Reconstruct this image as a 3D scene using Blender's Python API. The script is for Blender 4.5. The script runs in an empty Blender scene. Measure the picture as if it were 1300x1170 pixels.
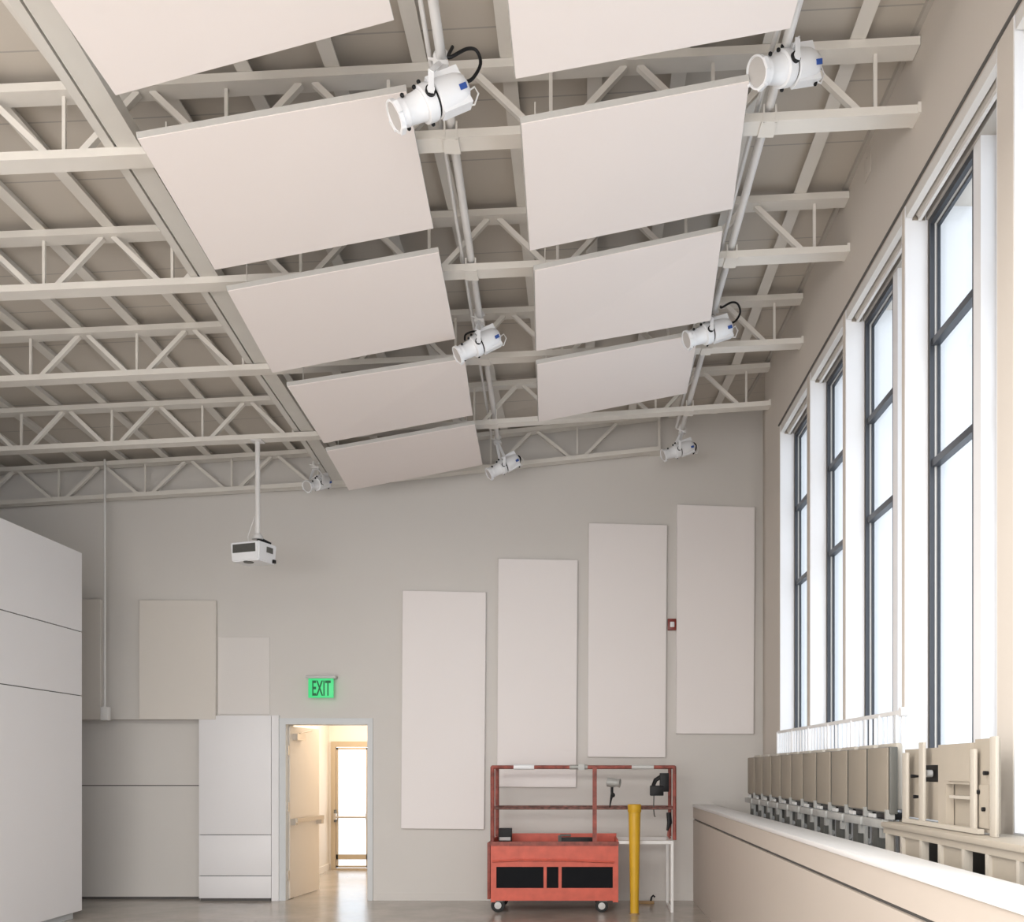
import bpy, bmesh, math, random
from mathutils import Vector, Matrix
random.seed(7)
scene = bpy.context.scene
C = scene.collection
F, CX, CY, CAMZ = 1250.0, 740.0, 978.0, 1.6
YB = 12.14                       # back wall face
XW = 1.98                        # window wall face

def P(px, py, Y):
    return Vector(((px - CX) * Y / F, Y, CAMZ + (CY - py) * Y / F))

# ------------------------------------------------------------------ materials
MATS = {}
def mat(name, col, rough=0.5, metal=0.0, spec=0.5, var=0.0, vscale=3.0, bump=0.0, bscale=60.0, emit=None, estr=0.0, coat=0.0):
    m = bpy.data.materials.new(name); m.use_nodes = True
    nt = m.node_tree; b = nt.nodes['Principled BSDF']
    b.inputs['Base Color'].default_value = (*col, 1)
    b.inputs['Roughness'].default_value = rough
    b.inputs['Metallic'].default_value = metal
    b.inputs['Specular IOR Level'].default_value = spec
    b.inputs['Coat Weight'].default_value = coat
    tc = nt.nodes.new('ShaderNodeTexCoord')
    if var > 0:
        n = nt.nodes.new('ShaderNodeTexNoise'); n.inputs['Scale'].default_value = vscale; n.inputs['Detail'].default_value = 4
        r = nt.nodes.new('ShaderNodeValToRGB')
        r.color_ramp.elements[0].position = 0.3; r.color_ramp.elements[1].position = 0.7
        r.color_ramp.elements[0].color = (*[c * (1 - var) for c in col], 1)
        r.color_ramp.elements[1].color = (*[min(1, c * (1 + var)) for c in col], 1)
        nt.links.new(tc.outputs['Object'], n.inputs['Vector'])
        nt.links.new(n.outputs['Fac'], r.inputs['Fac'])
        nt.links.new(r.outputs['Color'], b.inputs['Base Color'])
    if bump > 0:
        n2 = nt.nodes.new('ShaderNodeTexNoise'); n2.inputs['Scale'].default_value = bscale
        bp = nt.nodes.new('ShaderNodeBump'); bp.inputs['Strength'].default_value = bump; bp.inputs['Distance'].default_value = 0.01
        nt.links.new(tc.outputs['Object'], n2.inputs['Vector'])
        nt.links.new(n2.outputs['Fac'], bp.inputs['Height'])
        nt.links.new(bp.outputs['Normal'], b.inputs['Normal'])
    if emit:
        b.inputs['Emission Color'].default_value = (*emit, 1)
        b.inputs['Emission Strength'].default_value = estr
    MATS[name] = m
    return m

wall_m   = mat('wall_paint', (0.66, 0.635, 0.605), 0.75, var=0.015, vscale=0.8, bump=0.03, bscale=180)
wallr_m  = mat('window_wall_paint', (0.57, 0.52, 0.465), 0.75, var=0.015, vscale=0.8)  # wall paint made darker to hold the backlit shade of the window side
reveal_m = mat('reveal_paint', (0.76, 0.76, 0.77), 0.6)
clad_m   = mat('white_cladding', (0.80, 0.79, 0.80), 0.5, var=0.01, vscale=1.0)
groove_m = mat('groove_dark', (0.10, 0.095, 0.09), 0.8)
pan_m    = mat('acoustic_fabric', (0.80, 0.735, 0.705), 0.85, bump=0.05, bscale=300)
panw_m   = mat('wall_panel_fabric', (0.87, 0.83, 0.82), 0.85, bump=0.05, bscale=300)
tan_m    = mat('tan_panel_fabric', (0.70, 0.66, 0.61), 0.85, bump=0.05, bscale=300)
faint_m  = mat('pale_panel_fabric', (0.73, 0.70, 0.675), 0.85)
edge_m   = mat('shaded_edge_grey', (0.50, 0.485, 0.46), 0.6)  # grey panel frame, its tone partly the shade on the edges
steel_m  = mat('painted_steel', (0.74, 0.71, 0.66), 0.45, var=0.02, vscale=5)
beam_m   = mat('painted_beam', (0.66, 0.64, 0.60), 0.5, var=0.02, vscale=4)
pipe_m   = mat('white_pipe', (0.74, 0.73, 0.72), 0.35)
white_m  = mat('white_enamel', (0.80, 0.81, 0.83), 0.3)
lens_m   = mat('lens_glass', (0.50, 0.48, 0.46), 0.25, spec=0.7)
black_m  = mat('black_plastic', (0.007, 0.007, 0.008), 0.5, spec=0.3)
blue_m   = mat('blue_tape', (0.02, 0.07, 0.30), 0.5)
frame_m  = mat('dark_aluminium', (0.055, 0.06, 0.07), 0.4, metal=0.3)
blind_m  = mat('blind_white', (0.66, 0.64, 0.61), 0.5)
roller_m = mat('roller_beige', (0.46, 0.43, 0.39), 0.6)
doorfr_m = mat('door_frame_paint', (0.62, 0.64, 0.65), 0.4)
leaf_m   = mat('door_leaf_cream', (0.78, 0.70, 0.61), 0.35)
chrome_m = mat('brushed_metal', (0.55, 0.50, 0.44), 0.3, metal=0.8)
corr_m   = mat('corridor_paint', (0.80, 0.74, 0.67), 0.6)
beige_m  = mat('beige_door_frame', (0.46, 0.37, 0.26), 0.45)
red_m    = mat('red_enamel', (0.58, 0.10, 0.06), 0.45, var=0.12, vscale=9)
worn_m   = mat('worn_brown_rail', (0.17, 0.075, 0.06), 0.55, var=0.6, vscale=18)
rust_m   = mat('worn_red_rail', (0.26, 0.062, 0.045), 0.55, var=0.4, vscale=14)
mesh_m   = mat('black_mesh', (0.006, 0.007, 0.009), 0.8, spec=0.2)
rubber_m = mat('rubber', (0.015, 0.015, 0.015), 0.7)
hub_m    = mat('hub_grey', (0.55, 0.55, 0.54), 0.4)
yellow_m = mat('yellow_plastic', (0.62, 0.36, 0.02), 0.4, var=0.05, vscale=6)
alarm_m  = mat('alarm_red', (0.22, 0.03, 0.02), 0.4)
seat_m   = mat('seat_upholstery', (0.26, 0.225, 0.18), 0.7, bump=0.05, bscale=250)
shell_m  = mat('seat_edge', (0.46, 0.42, 0.36), 0.5)
gal_m    = mat('galvanised_steel', (0.36, 0.36, 0.345), 0.45, metal=0.2, var=0.1, vscale=10)
dark_m   = mat('dark_steel', (0.10, 0.10, 0.09), 0.5)
unit_m   = mat('putty_steel', (0.37, 0.325, 0.265), 0.5, var=0.03, vscale=6)
wood_m   = mat('scrap_wood', (0.35, 0.22, 0.10), 0.6)
ledge_m  = mat('backlit_ledge_paint', (0.50, 0.44, 0.385), 0.6, var=0.01, vscale=1)  # beige paint, darkened to carry the shade on the backlit ledge front
cap_m    = mat('ledge_cap', (0.76, 0.755, 0.75), 0.35)
signg_m  = mat('sign_green_panel', (0.05, 0.45, 0.16), 0.4, emit=(0.03, 0.62, 0.20), estr=0.55)
signt_m  = mat('sign_letters', (0.0, 0.06, 0.02), 0.5, emit=(0.0, 0.10, 0.025), estr=0.5)
outd_m   = mat('pale_paving', (0.72, 0.71, 0.70), 0.8)

def floor_material():
    m = mat('polished_concrete', (0.34, 0.30, 0.255), 0.2, spec=0.6)
    nt = m.node_tree; b = nt.nodes['Principled BSDF']
    tc = nt.nodes.new('ShaderNodeTexCoord')
    n = nt.nodes.new('ShaderNodeTexNoise'); n.inputs['Scale'].default_value = 1.6; n.inputs['Detail'].default_value = 8; n.inputs['Roughness'].default_value = 0.65
    r = nt.nodes.new('ShaderNodeValToRGB')
    r.color_ramp.elements[0].position = 0.3; r.color_ramp.elements[1].position = 0.72
    r.color_ramp.elements[0].color = (0.32, 0.285, 0.245, 1); r.color_ramp.elements[1].color = (0.45, 0.405, 0.355, 1)
    nt.links.new(tc.outputs['Object'], n.inputs['Vector']); nt.links.new(n.outputs['Fac'], r.inputs['Fac']); nt.links.new(r.outputs['Color'], b.inputs['Base Color'])
    mr = nt.nodes.new('ShaderNodeMapRange'); mr.inputs[3].default_value = 0.14; mr.inputs[4].default_value = 0.26
    nt.links.new(n.outputs['Fac'], mr.inputs[0]); nt.links.new(mr.outputs[0], b.inputs['Roughness'])
    return m
floor_m = floor_material()

def deck_material():
    m = mat('roof_deck', (0.57, 0.525, 0.465), 0.7)
    nt = m.node_tree; b = nt.nodes['Principled BSDF']
    tc = nt.nodes.new('ShaderNodeTexCoord'); sx = nt.nodes.new('ShaderNodeSeparateXYZ')
    nt.links.new(tc.outputs['Object'], sx.inputs[0])
    a = nt.nodes.new('ShaderNodeMath'); a.operation = 'MODULO'; a.inputs[1].default_value = 0.61
    ad = nt.nodes.new('ShaderNodeMath'); ad.operation = 'ADD'; ad.inputs[1].default_value = 20.0
    nt.links.new(sx.outputs['Y'], ad.inputs[0]); nt.links.new(ad.outputs[0], a.inputs[0])
    l = nt.nodes.new('ShaderNodeMath'); l.operation = 'LESS_THAN'; l.inputs[1].default_value = 0.012
    nt.links.new(a.outputs[0], l.inputs[0])
    mx = nt.nodes.new('ShaderNodeMix'); mx.data_type = 'RGBA'
    mx.inputs[6].default_value = (0.57, 0.525, 0.465, 1); mx.inputs[7].default_value = (0.40, 0.375, 0.345, 1)
    nt.links.new(l.outputs[0], mx.inputs[0]); nt.links.new(mx.outputs[2], b.inputs['Base Color'])
    return m
deck_m = deck_material()

def glass_material():
    m = bpy.data.materials.new('window_glass'); m.use_nodes = True
    nt = m.node_tree; nt.nodes.remove(nt.nodes['Principled BSDF'])
    o = nt.nodes['Material Output']
    t = nt.nodes.new('ShaderNodeBsdfTransparent'); t.inputs[0].default_value = (0.94, 0.96, 0.97, 1)
    g = nt.nodes.new('ShaderNodeBsdfGlossy'); g.inputs['Roughness'].default_value = 0.03
    mx = nt.nodes.new('ShaderNodeMixShader'); mx.inputs[0].default_value = 0.07
    nt.links.new(t.outputs[0], mx.inputs[1]); nt.links.new(g.outputs[0], mx.inputs[2]); nt.links.new(mx.outputs[0], o.inputs[0])
    return m
glass_m = glass_material()

# ------------------------------------------------------------------ builders
class MB:
    def __init__(self): self.v = []; self.f = []
    def add(self, vs, fs):
        o = len(self.v); self.v += [Vector(v) for v in vs]; self.f += [[i + o for i in f] for f in fs]; return self
    def box(self, x0, x1, y0, y1, z0, z1, bevel=0.0, seg=2):
        x0, x1 = min(x0, x1), max(x0, x1); y0, y1 = min(y0, y1), max(y0, y1); z0, z1 = min(z0, z1), max(z0, z1)
        if bevel > 0:
            bm = bmesh.new(); bmesh.ops.create_cube(bm, size=1)
            for v in bm.verts:
                v.co = Vector((x0 + (v.co.x + .5) * (x1 - x0), y0 + (v.co.y + .5) * (y1 - y0), z0 + (v.co.z + .5) * (z1 - z0)))
            bmesh.ops.bevel(bm, geom=bm.edges[:], offset=bevel, segments=seg, profile=0.5, affect='EDGES')
            bm.verts.index_update()
            self.add([v.co.copy() for v in bm.verts], [[v.index for v in f.verts] for f in bm.faces]); bm.free(); return self
        vs = [(x, y, z) for x in (x0, x1) for y in (y0, y1) for z in (z0, z1)]
        return self.add(vs, [(0, 1, 3, 2), (4, 6, 7, 5), (0, 4, 5, 1), (2, 3, 7, 6), (0, 2, 6, 4), (1, 5, 7, 3)])
    def hexa(self, a, b):            # two matching quads (lists of 4 points)
        vs = list(a) + list(b)
        return self.add(vs, [(3, 2, 1, 0), (4, 5, 6, 7), (0, 1, 5, 4), (1, 2, 6, 5), (2, 3, 7, 6), (3, 0, 4, 7)])
    def bar(self, p, q, w, h, up=(0, 0, 1)):   # rectangular bar from p to q, w across, h along up
        p, q = Vector(p), Vector(q); d = (q - p).normalized(); up = Vector(up)
        s = d.cross(up)
        if s.length < 1e-4: s = d.cross(Vector((1, 0, 0)))
        s.normalize(); u = s.cross(d).normalized()
        k = [(-w / 2, -h / 2), (w / 2, -h / 2), (w / 2, h / 2), (-w / 2, h / 2)]
        return self.hexa([p + s * a + u * b for a, b in k], [q + s * a + u * b for a, b in k])
    def tube(self, pts, r, n=10, closed=False):
        pts = [Vector(p) for p in pts]; rings = []; m = len(pts)
        up = None
        for i, p in enumerate(pts):
            if closed: d = (pts[(i + 1) % m] - pts[i - 1]).normalized()
            else: d = (pts[min(i + 1, m - 1)] - pts[max(i - 1, 0)]).normalized()
            if up is None:
                up = d.cross(Vector((0.13, 0.31, 0.94)))
                if up.length < 1e-3: up = d.cross(Vector((1, 0, 0)))
                up.normalize()
            up = (up - d * up.dot(d)).normalized(); s = d.cross(up)
            rr = r[i] if isinstance(r, (list, tuple)) else r
            rings.append([p + (up * math.cos(2 * math.pi * k / n) + s * math.sin(2 * math.pi * k / n)) * rr for k in range(n)])
        vs = [v for R in rings for v in R]; fs = []
        for i in range(m if closed else m - 1):
            j = (i + 1) % m
            for k in range(n): fs.append((i * n + k, i * n + (k + 1) % n, j * n + (k + 1) % n, j * n + k))
        if not closed: fs += [tuple(range(n))[::-1], tuple((m - 1) * n + k for k in range(n))]
        return self.add(vs, fs)
    def lathe(self, c, axis, prof, n=28):      # prof: list of (along, radius)
        c = Vector(c); a = Vector(axis).normalized(); s = a.cross(Vector((0.1, 0.2, 0.97))).normalized(); t = s.cross(a)
        vs = []; fs = []
        for al, r in prof:
            for k in range(n):
                w = 2 * math.pi * k / n; vs.append(c + a * al + (s * math.cos(w) + t * math.sin(w)) * max(r, 1e-4))
        m = len(prof)
        for i in range(m - 1):
            for k in range(n): fs.append((i * n + k, i * n + (k + 1) % n, (i + 1) * n + (k + 1) % n, (i + 1) * n + k))
        fs += [tuple(range(n))[::-1], tuple((m - 1) * n + k for k in range(n))]
        return self.add(vs, fs)
    def obox(self, c, ax, ay, az, hx, hy, hz):  # oriented box: centre, unit axes, half sizes
        c = Vector(c); ax, ay, az = Vector(ax), Vector(ay), Vector(az)
        k = [(-1, -1), (1, -1), (1, 1), (-1, 1)]
        return self.hexa([c + ax * (a * hx) + ay * (b * hy) - az * hz for a, b in k], [c + ax * (a * hx) + ay * (b * hy) + az * hz for a, b in k])
    def ball(self, c, r, n=10):
        prof = [(-r * math.cos(math.pi * i / 8), r * math.sin(math.pi * i / 8)) for i in range(9)]
        return self.lathe(c, (0, 0, 1), prof, n)
    def build(self, name, m, parent=None):
        me = bpy.data.meshes.new(name)
        off = Vector((0, 0, 0)); p = parent
        while p is not None: off += p.location; p = p.parent
        me.from_pydata([v - off for v in self.v], [], self.f); me.update()
        bm = bmesh.new(); bm.from_mesh(me); bmesh.ops.recalc_face_normals(bm, faces=bm.faces[:]); bm.to_mesh(me); bm.free()
        for f in me.polygons: f.use_smooth = True
        me.set_sharp_from_angle(angle=math.radians(38))
        me.materials.append(m)
        o = bpy.data.objects.new(name, me); C.objects.link(o)
        if parent is not None: o.parent = parent
        return o

def tag(o, label, cat, group=None):
    o['label'] = label; o['category'] = cat
    if group: o['group'] = group
    return o
def thing(name, label, cat, loc, group=None):
    o = bpy.data.objects.new(name, None); C.objects.link(o); o.location = loc; o.empty_display_size = 0.1
    return tag(o, label, cat, group)
def struct(o): o['kind'] = 'structure'; return o
def B(*a, **k): return MB().box(*a, **k)
ORD = ['first', 'second', 'third', 'fourth', 'fifth', 'sixth', 'seventh', 'eighth', 'ninth', 'tenth', 'eleventh', 'twelfth',
       'thirteenth', 'fourteenth', 'fifteenth', 'sixteenth', 'seventeenth', 'eighteenth', 'nineteenth', 'twentieth']

# ------------------------------------------------------------------ roof surface (bottom-chord level, relative to z=0)
TY = [5.83, 7.365, 8.90, 10.435, 11.97]
XL, XK = -8.0, -2.85
TZ = [(3.37, 3.594, 3.85), (3.39, 3.610, 3.847), (3.36, 3.603, 3.835), (3.275, 3.523, 3.848), (3.16, 3.467, 3.985)]
DT = 0.40                       # soffit of bottom chord to soffit of top chord
CH = 0.05
def zprof(i, X):
    l, k, r = TZ[i]
    if X < XK: return CAMZ + k + (X - XK) * (k - l) / (XK - XL)
    return CAMZ + k + (X - XK) * (r - k) / (XW - XK)
def zc(X, Y):
    if Y <= TY[0]: return zprof(0, X)
    if Y >= TY[-1]: return zprof(4, X)
    for i in range(4):
        if TY[i] <= Y <= TY[i + 1]:
            t = (Y - TY[i]) / (TY[i + 1] - TY[i]); return zprof(i, X) * (1 - t) + zprof(i + 1, X) * t
YS = [-4.0] + TY + [YB + 0.02]
DECK = DT + CH + 0.08

# ------------------------------------------------------------------ setting
struct(B(-8.2, 2.6, -4, YB + 0.3, -0.1, 0).build('floor', floor_m))
dk = MB()
xs = [-8.2, XK, XW + 0.4]
for i in range(len(YS) - 1):
    for j in range(2):
        q = [(xs[j], YS[i]), (xs[j + 1], YS[i]), (xs[j + 1], YS[i + 1]), (xs[j], YS[i + 1])]
        a = [Vector((x, y, zc(x, y) + DECK)) for x, y in q]
        dk.hexa(a, [v + Vector((0, 0, 0.1)) for v in a])
struct(dk.build('ceiling', deck_m))
struct(B(-8.2, -8.0, -4, 12.5, 0, 6.4).build('wall_left', wall_m))
struct(B(-8.2, 2.6, -4.2, -4, 0, 6.4).build('wall_front', wall_m))

# back wall with the door opening and the niche on the left
DX0, DX1, DZ = P(362, 0, YB).x, P(468, 0, YB).x, P(0, 918, YB).z
NX1, NZ = P(254, 0, YB).x, P(0, 913, YB).z
wb = MB()
wb.box(-8.0, NX1, YB + 0.15, YB + 0.3, 0, NZ)
wb.box(-8.0, NX1, YB, YB + 0.3, NZ, 6.4)
wb.box(NX1, DX0, YB, YB + 0.3, 0, 6.4)
wb.box(DX0, DX1, YB, YB + 0.3, DZ, 6.4)
wb.box(DX1, 2.6, YB, YB + 0.3, 0, 6.4)
struct(wb.build('wall_back', wall_m))
struct(B(P(474, 0, YB).x, 1.37, YB - 0.012, YB, 0.0, 0.095).build('baseboard_back', wall_m))
nz1 = P(0, 997, YB).z
struct(B(-8.0, NX1, YB + 0.135, YB + 0.15, 0.03, nz1 - 0.006).build('trim_1', wall_m))
struct(B(-8.0, NX1, YB + 0.135, YB + 0.15, nz1 + 0.006, NZ).build('trim_2', wall_m))

struct(B(-8.0, NX1, YB + 0.142, YB + 0.15, nz1 - 0.006, nz1 + 0.006).build('trim_7', groove_m))
struct(B(-8.0, NX1, YB + 0.142, YB + 0.15, 0.0, 0.03).build('trim_8', groove_m))
# corridor behind the door
struct(B(-4.25, -2.3, YB + 0.3, 16.1, -0.1, 0).build('floor_corridor', floor_m))
struct(B(-4.25, -4.1, YB + 0.3, 16.0, 0, 2.9).build('wall_corridor_left', corr_m))
struct(B(-2.45, -2.3, YB + 0.3, 16.0, 0, 2.9).build('wall_corridor_right', corr_m))
struct(B(-4.25, -2.3, YB + 0.3, 16.1, 2.75, 2.9).build('ceiling_corridor', corr_m))
gx0, gx1, gz = P(421, 0, 15.9).x, P(474, 0, 15.9).x, P(0, 941, 15.9).z
we = MB(); we.box(-4.25, gx0, 15.9, 16.05, 0, 2.9); we.box(gx1, -2.3, 15.9, 16.05, 0, 2.9); we.box(gx0, gx1, 15.9, 16.05, gz, 2.9)
struct(we.build('wall_corridor_end', corr_m))
struct(B(-4.1, -4.085, YB + 0.3, 15.9, 0, 0.1).build('baseboard_corridor', corr_m))
# glass door at its end
gd = struct(MB().box(gx0, gx0 + 0.075, 15.86, 15.92, 0.0, gz).box(gx1 - 0.075, gx1, 15.86, 15.92, 0.0, gz)
            .box(gx0 + 0.075, gx1 - 0.075, 15.86, 15.92, gz - 0.09, gz).box(gx0 + 0.075, gx1 - 0.075, 15.86, 15.92, 0, 0.03).build('door_2', beige_m))
lf = MB(); a0, a1 = gx0 + 0.08, gx1 - 0.08
lf.box(a0, a0 + 0.03, 15.87, 15.91, 0.04, gz - 0.1).box(a1 - 0.03, a1, 15.87, 15.91, 0.04, gz - 0.1).box(a0, a1, 15.87, 15.91, gz - 0.13, gz - 0.1).box(a0, a1, 15.87, 15.91, 0.04, 0.07).box(a0, a1, 15.87, 15.91, 0.17, 0.25)
lf.build('door_leaf', beige_m, gd)
B(a0 + 0.03, a1 - 0.03, 15.885, 15.893, 0.1, gz - 0.13).build('glass_pane', glass_m, gd)
pz = P(0, 1037, 15.8).z
MB().tube([(a0, 15.80, pz), (a1, 15.80, pz)], 0.016).box(a0 - 0.02, a0 + 0.02, 15.78, 15.87, pz - 0.04, pz + 0.06).box(a1 - 0.02, a1 + 0.02, 15.78, 15.87, pz - 0.04, pz + 0.06).build('panic_bar', chrome_m, gd)
for xh in (a0 - 0.02, a1 + 0.005): B(xh, xh + 0.03, 15.80, 15.86, pz - 0.08, pz + 0.12, bevel=0.006).build('lock_case', dark_m, gd)
# outdoors beyond it
struct(B(-14, 8, 16.1, 40, -0.2, -0.05).build('ground', outd_m))
# main door: frame + leaf
FX0, FX1, FZ = P(355, 0, YB).x, P(473.5, 0, YB).x, P(0, 911.5, YB).z
d1 = struct(MB().box(FX0, DX0 + 0.012, YB - 0.02, YB + 0.31, 0, FZ).box(DX1 - 0.012, FX1, YB - 0.02, YB + 0.31, 0, FZ)
            .box(DX0 + 0.012, DX1 - 0.012, YB - 0.02, YB + 0.31, DZ - 0.012, FZ).build('door_1', doorfr_m))
h0 = Vector((DX0 + 0.03, YB + 0.10, 0)); e0 = Vector((-3.55, 13.04, 0)); dd = (e0 - h0).normalized(); nn = Vector((dd.y, -dd.x, 0)); LL = 0.96
def leafpt(al, out, z): return h0 + dd * al + nn * out + Vector((0, 0, z))
lz = DZ - 0.03
MB().hexa([leafpt(0, -0.045, 0.012), leafpt(LL, -0.045, 0.012), leafpt(LL, 0, 0.012), leafpt(0, 0, 0.012)],
          [leafpt(0, -0.045, lz), leafpt(LL, -0.045, lz), leafpt(LL, 0, lz), leafpt(0, 0, lz)]).build('door_leaf', leaf_m, d1)
bz = 0.98
MB().obox(leafpt(LL * 0.52, 0.055, bz), dd, nn, (0, 0, 1), LL * 0.46, 0.02, 0.025).obox(leafpt(0.06, 0.03, bz - 0.02), dd, nn, (0, 0, 1), 0.03, 0.03, 0.04) \
    .obox(leafpt(LL - 0.06, 0.035, bz - 0.03), dd, nn, (0, 0, 1), 0.04, 0.035, 0.055).build('panic_bar', chrome_m, d1)
MB().obox(leafpt(0.22, 0.03, lz - 0.13), dd, nn, (0, 0, 1), 0.13, 0.03, 0.04).bar(leafpt(0.2, 0.045, lz - 0.085), leafpt(0.45, 0.10, lz - 0.04), 0.02, 0.012).build('door_closer', chrome_m, d1)
for z in (0.3, 1.15, 1.85):
    B(DX0 + 0.012, DX0 + 0.026, YB + 0.05, YB + 0.10, z - 0.06, z + 0.06).build('hinge', chrome_m, d1)
B(DX1 - 0.02, DX1 - 0.012, YB + 0.06, YB + 0.09, 0.98, 1.12).build('strike_plate', black_m, d1)

# ------------------------------------------------------------------ window wall
WIN = [(9.90, 8.70), (8.594, 7.50), (7.432, 6.11), (6.066, 4.705), (4.533, 3.10), (2.90, 1.5), (1.3, -0.1), (-0.3, -1.7), (-1.9, -3.3)]
SILL, HEAD = 1.30, CAMZ + 3.47
XG = 2.16; XO = 2.40
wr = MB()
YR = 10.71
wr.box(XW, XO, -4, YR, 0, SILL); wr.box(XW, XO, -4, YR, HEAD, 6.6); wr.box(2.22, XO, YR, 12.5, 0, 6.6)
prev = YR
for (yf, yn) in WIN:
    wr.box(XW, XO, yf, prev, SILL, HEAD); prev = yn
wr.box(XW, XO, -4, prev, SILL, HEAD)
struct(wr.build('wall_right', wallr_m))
for k, (yf, yn) in enumerate(WIN):
    n = k + 1
    # plastered white linings of the reveal
    rv = MB().box(XW + 0.002, XG - 0.04, yf - 0.012, yf, SILL, HEAD).box(XW + 0.002, XG - 0.04, yn, yn + 0.012, SILL, HEAD).box(XW + 0.002, XG - 0.04, yn + .012, yf - .012, SILL, SILL + 0.015)
    rv.box(XG + 0.03, XO + 0.01, yf - 0.012, yf, SILL, HEAD).box(XG + 0.03, XO + 0.01, yn, yn + 0.012, SILL, HEAD)
    w = struct(rv.build('window_%d' % n, reveal_m))
    ym = (yf + yn) / 2 - 0.09; mw = 0.05; zt = CAMZ + 3.385
    fr = MB(); sa = MB()
    mz = [CAMZ + 2.62, CAMZ + 1.88]
    li = MB()
    for (b0, b1, dx) in ((ym + mw, yf - 0.012, 0.0), (yn + 0.012, ym - mw, 0.085)):
        f0, f1 = XG - 0.035 + dx, XG - 0.008 + dx
        fr.box(f0, f1, b1 - 0.03, b1, SILL, zt).box(f0, f1, b0, b0 + 0.03, SILL, zt)
        fr.box(f0, f1, b0 + 0.03, b1 - 0.03, zt - 0.04, zt).box(f0, f1, b0 + 0.03, b1 - 0.03, SILL + 0.015, SILL + 0.07)
        li.box(f1, f1 + 0.012, b1 - 0.034, b1, SILL, zt).box(f1, f1 + 0.012, b0, b0 + 0.034, SILL, zt).box(f1, f1 + 0.012, b0 + .034, b1 - .034, zt - 0.044, zt)
        g0, g1 = f1 + 0.012, f1 + 0.032
        sa.box(g0, g1, b1 - 0.045, b1, SILL + 0.07, zt).box(g0, g1, b0, b0 + 0.045, SILL + 0.07, zt).box(g0, g1, b0 + .045, b1 - .045, zt - 0.06, zt)
        for z in mz:
            sa.box(f0 + 0.01, g1, b0 + 0.03, b1 - 0.03, z - 0.022, z + 0.022)
        B(g0 + 0.006, g0 + 0.012, b0 + 0.045, b1 - 0.045, SILL + 0.07, zt - 0.06).build('glass_pane', glass_m, w)
    fr.build('window_frame', frame_m, w); sa.build('glazing_bars', frame_m, w); li.build('frame_liner', hub_m, w)
    B(XG - 0.04, XG + 0.05, ym - mw, ym + mw, SILL + 0.015, HEAD).build('mullion', reveal_m, w)
    B(XG - 0.05, XG + 0.05, yn + 0.012, yf - 0.012, zt, HEAD).build('head_panel', roller_m, w)
    if n <= 6:
        g = thing('roller_blind', ('roller blind cassette rolled up at the head of the %s window from the back wall' % ORD[k]) if n < 6 else 'roller blind cassette at the head of the window nearest the camera', 'blind', (XW + 0.05, ym, HEAD - 0.05), 'roller blinds at the window heads')
        B(XW + 0.004, XW + 0.045, yn + 0.02, yf - 0.02, HEAD - 0.075, HEAD - 0.004).build('cassette', blind_m, g)
        MB().tube([(XW + 0.085, yn + 0.03, HEAD - 0.05), (XW + 0.085, yf - 0.03, HEAD - 0.05)], 0.028, 12).build('roller_tube', roller_m, g)
        B(XW + 0.075, XW + 0.095, yn + 0.03, yf - 0.03, HEAD - 0.10, HEAD - 0.075).build('hem_bar', blind_m, g)
        for y in (yn + 0.014, yf - 0.02): B(XW + 0.045, XW + 0.12, y, y + 0.006, HEAD - 0.09, HEAD - 0.004).build('bracket', chrome_m, g)
# trim where deck meets window wall, cover strip on top of the windows
tr = MB()
for i in range(len(YS) - 1):
    p, q = [Vector((XW - 0.015, y, zc(XW, y) + DECK - 0.02)) for y in (YS[i], min(YS[i + 1], YR))]
    tr.bar(p, q, 0.03, 0.04)
struct(tr.build('trim_3', roller_m))
struct(B(XW - 0.012, XW, -4, 9.93, HEAD, HEAD + 0.014).build('trim_4', groove_m))
cp = P(1102, 210, 1.98 * F / 362)
t = thing('cover_plate', 'faint square blank cover plate high on the window wall', 'cover plate', (XW, cp.y, cp.z))
B(XW - 0.006, XW, cp.y - 0.075, cp.y + 0.075, cp.z - 0.085, cp.z + 0.085, bevel=0.002).build('plate', wallr_m, t)
for z in (-0.05, 0.05): MB().lathe((XW - 0.009, cp.y, cp.z + z), (1, 0, 0), [(0, 0.006), (0.004, 0.007)], 10).build('screw', roller_m, t)

# low wall along the windows
L0, L1, LZ, SZ = 1.36, 1.60, 1.185, 1.005
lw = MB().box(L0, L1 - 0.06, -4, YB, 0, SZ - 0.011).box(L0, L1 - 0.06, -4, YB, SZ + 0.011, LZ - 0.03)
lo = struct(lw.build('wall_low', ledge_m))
B(L0 + 0.02, L1 - 0.08, -4, YB, SZ - 0.011, SZ + 0.011).build('shadow_gap', groove_m, lo)
B(L0 - 0.008, L1, -4, YB, LZ - 0.03, LZ, bevel=0.003).build('ledge_cap', cap_m, lo)

# left white volume
VX, VY, VZ = -5.46, 10.73, P(0, 702, 10.73).z
jz = [0.08, P(0, 883, VY).z, P(0, 802, VY).z, VZ]
vol = MB().box(-8.0, VX - 0.015, -4, VY - 0.005, 0.08, VZ - 0.01)
vo = struct(vol.build('wall_partition', groove_m))
for i in range(3):
    B(-7.99, VX, -4, VY, jz[i] + (0.005 if i else 0), jz[i + 1] - (0.005 if i < 2 else 0)).build('cladding_board', clad_m, vo)
B(-8.0, VX - 0.06, -4, VY - 0.07, 0, 0.08).build('plinth', doorfr_m, vo)

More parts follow.
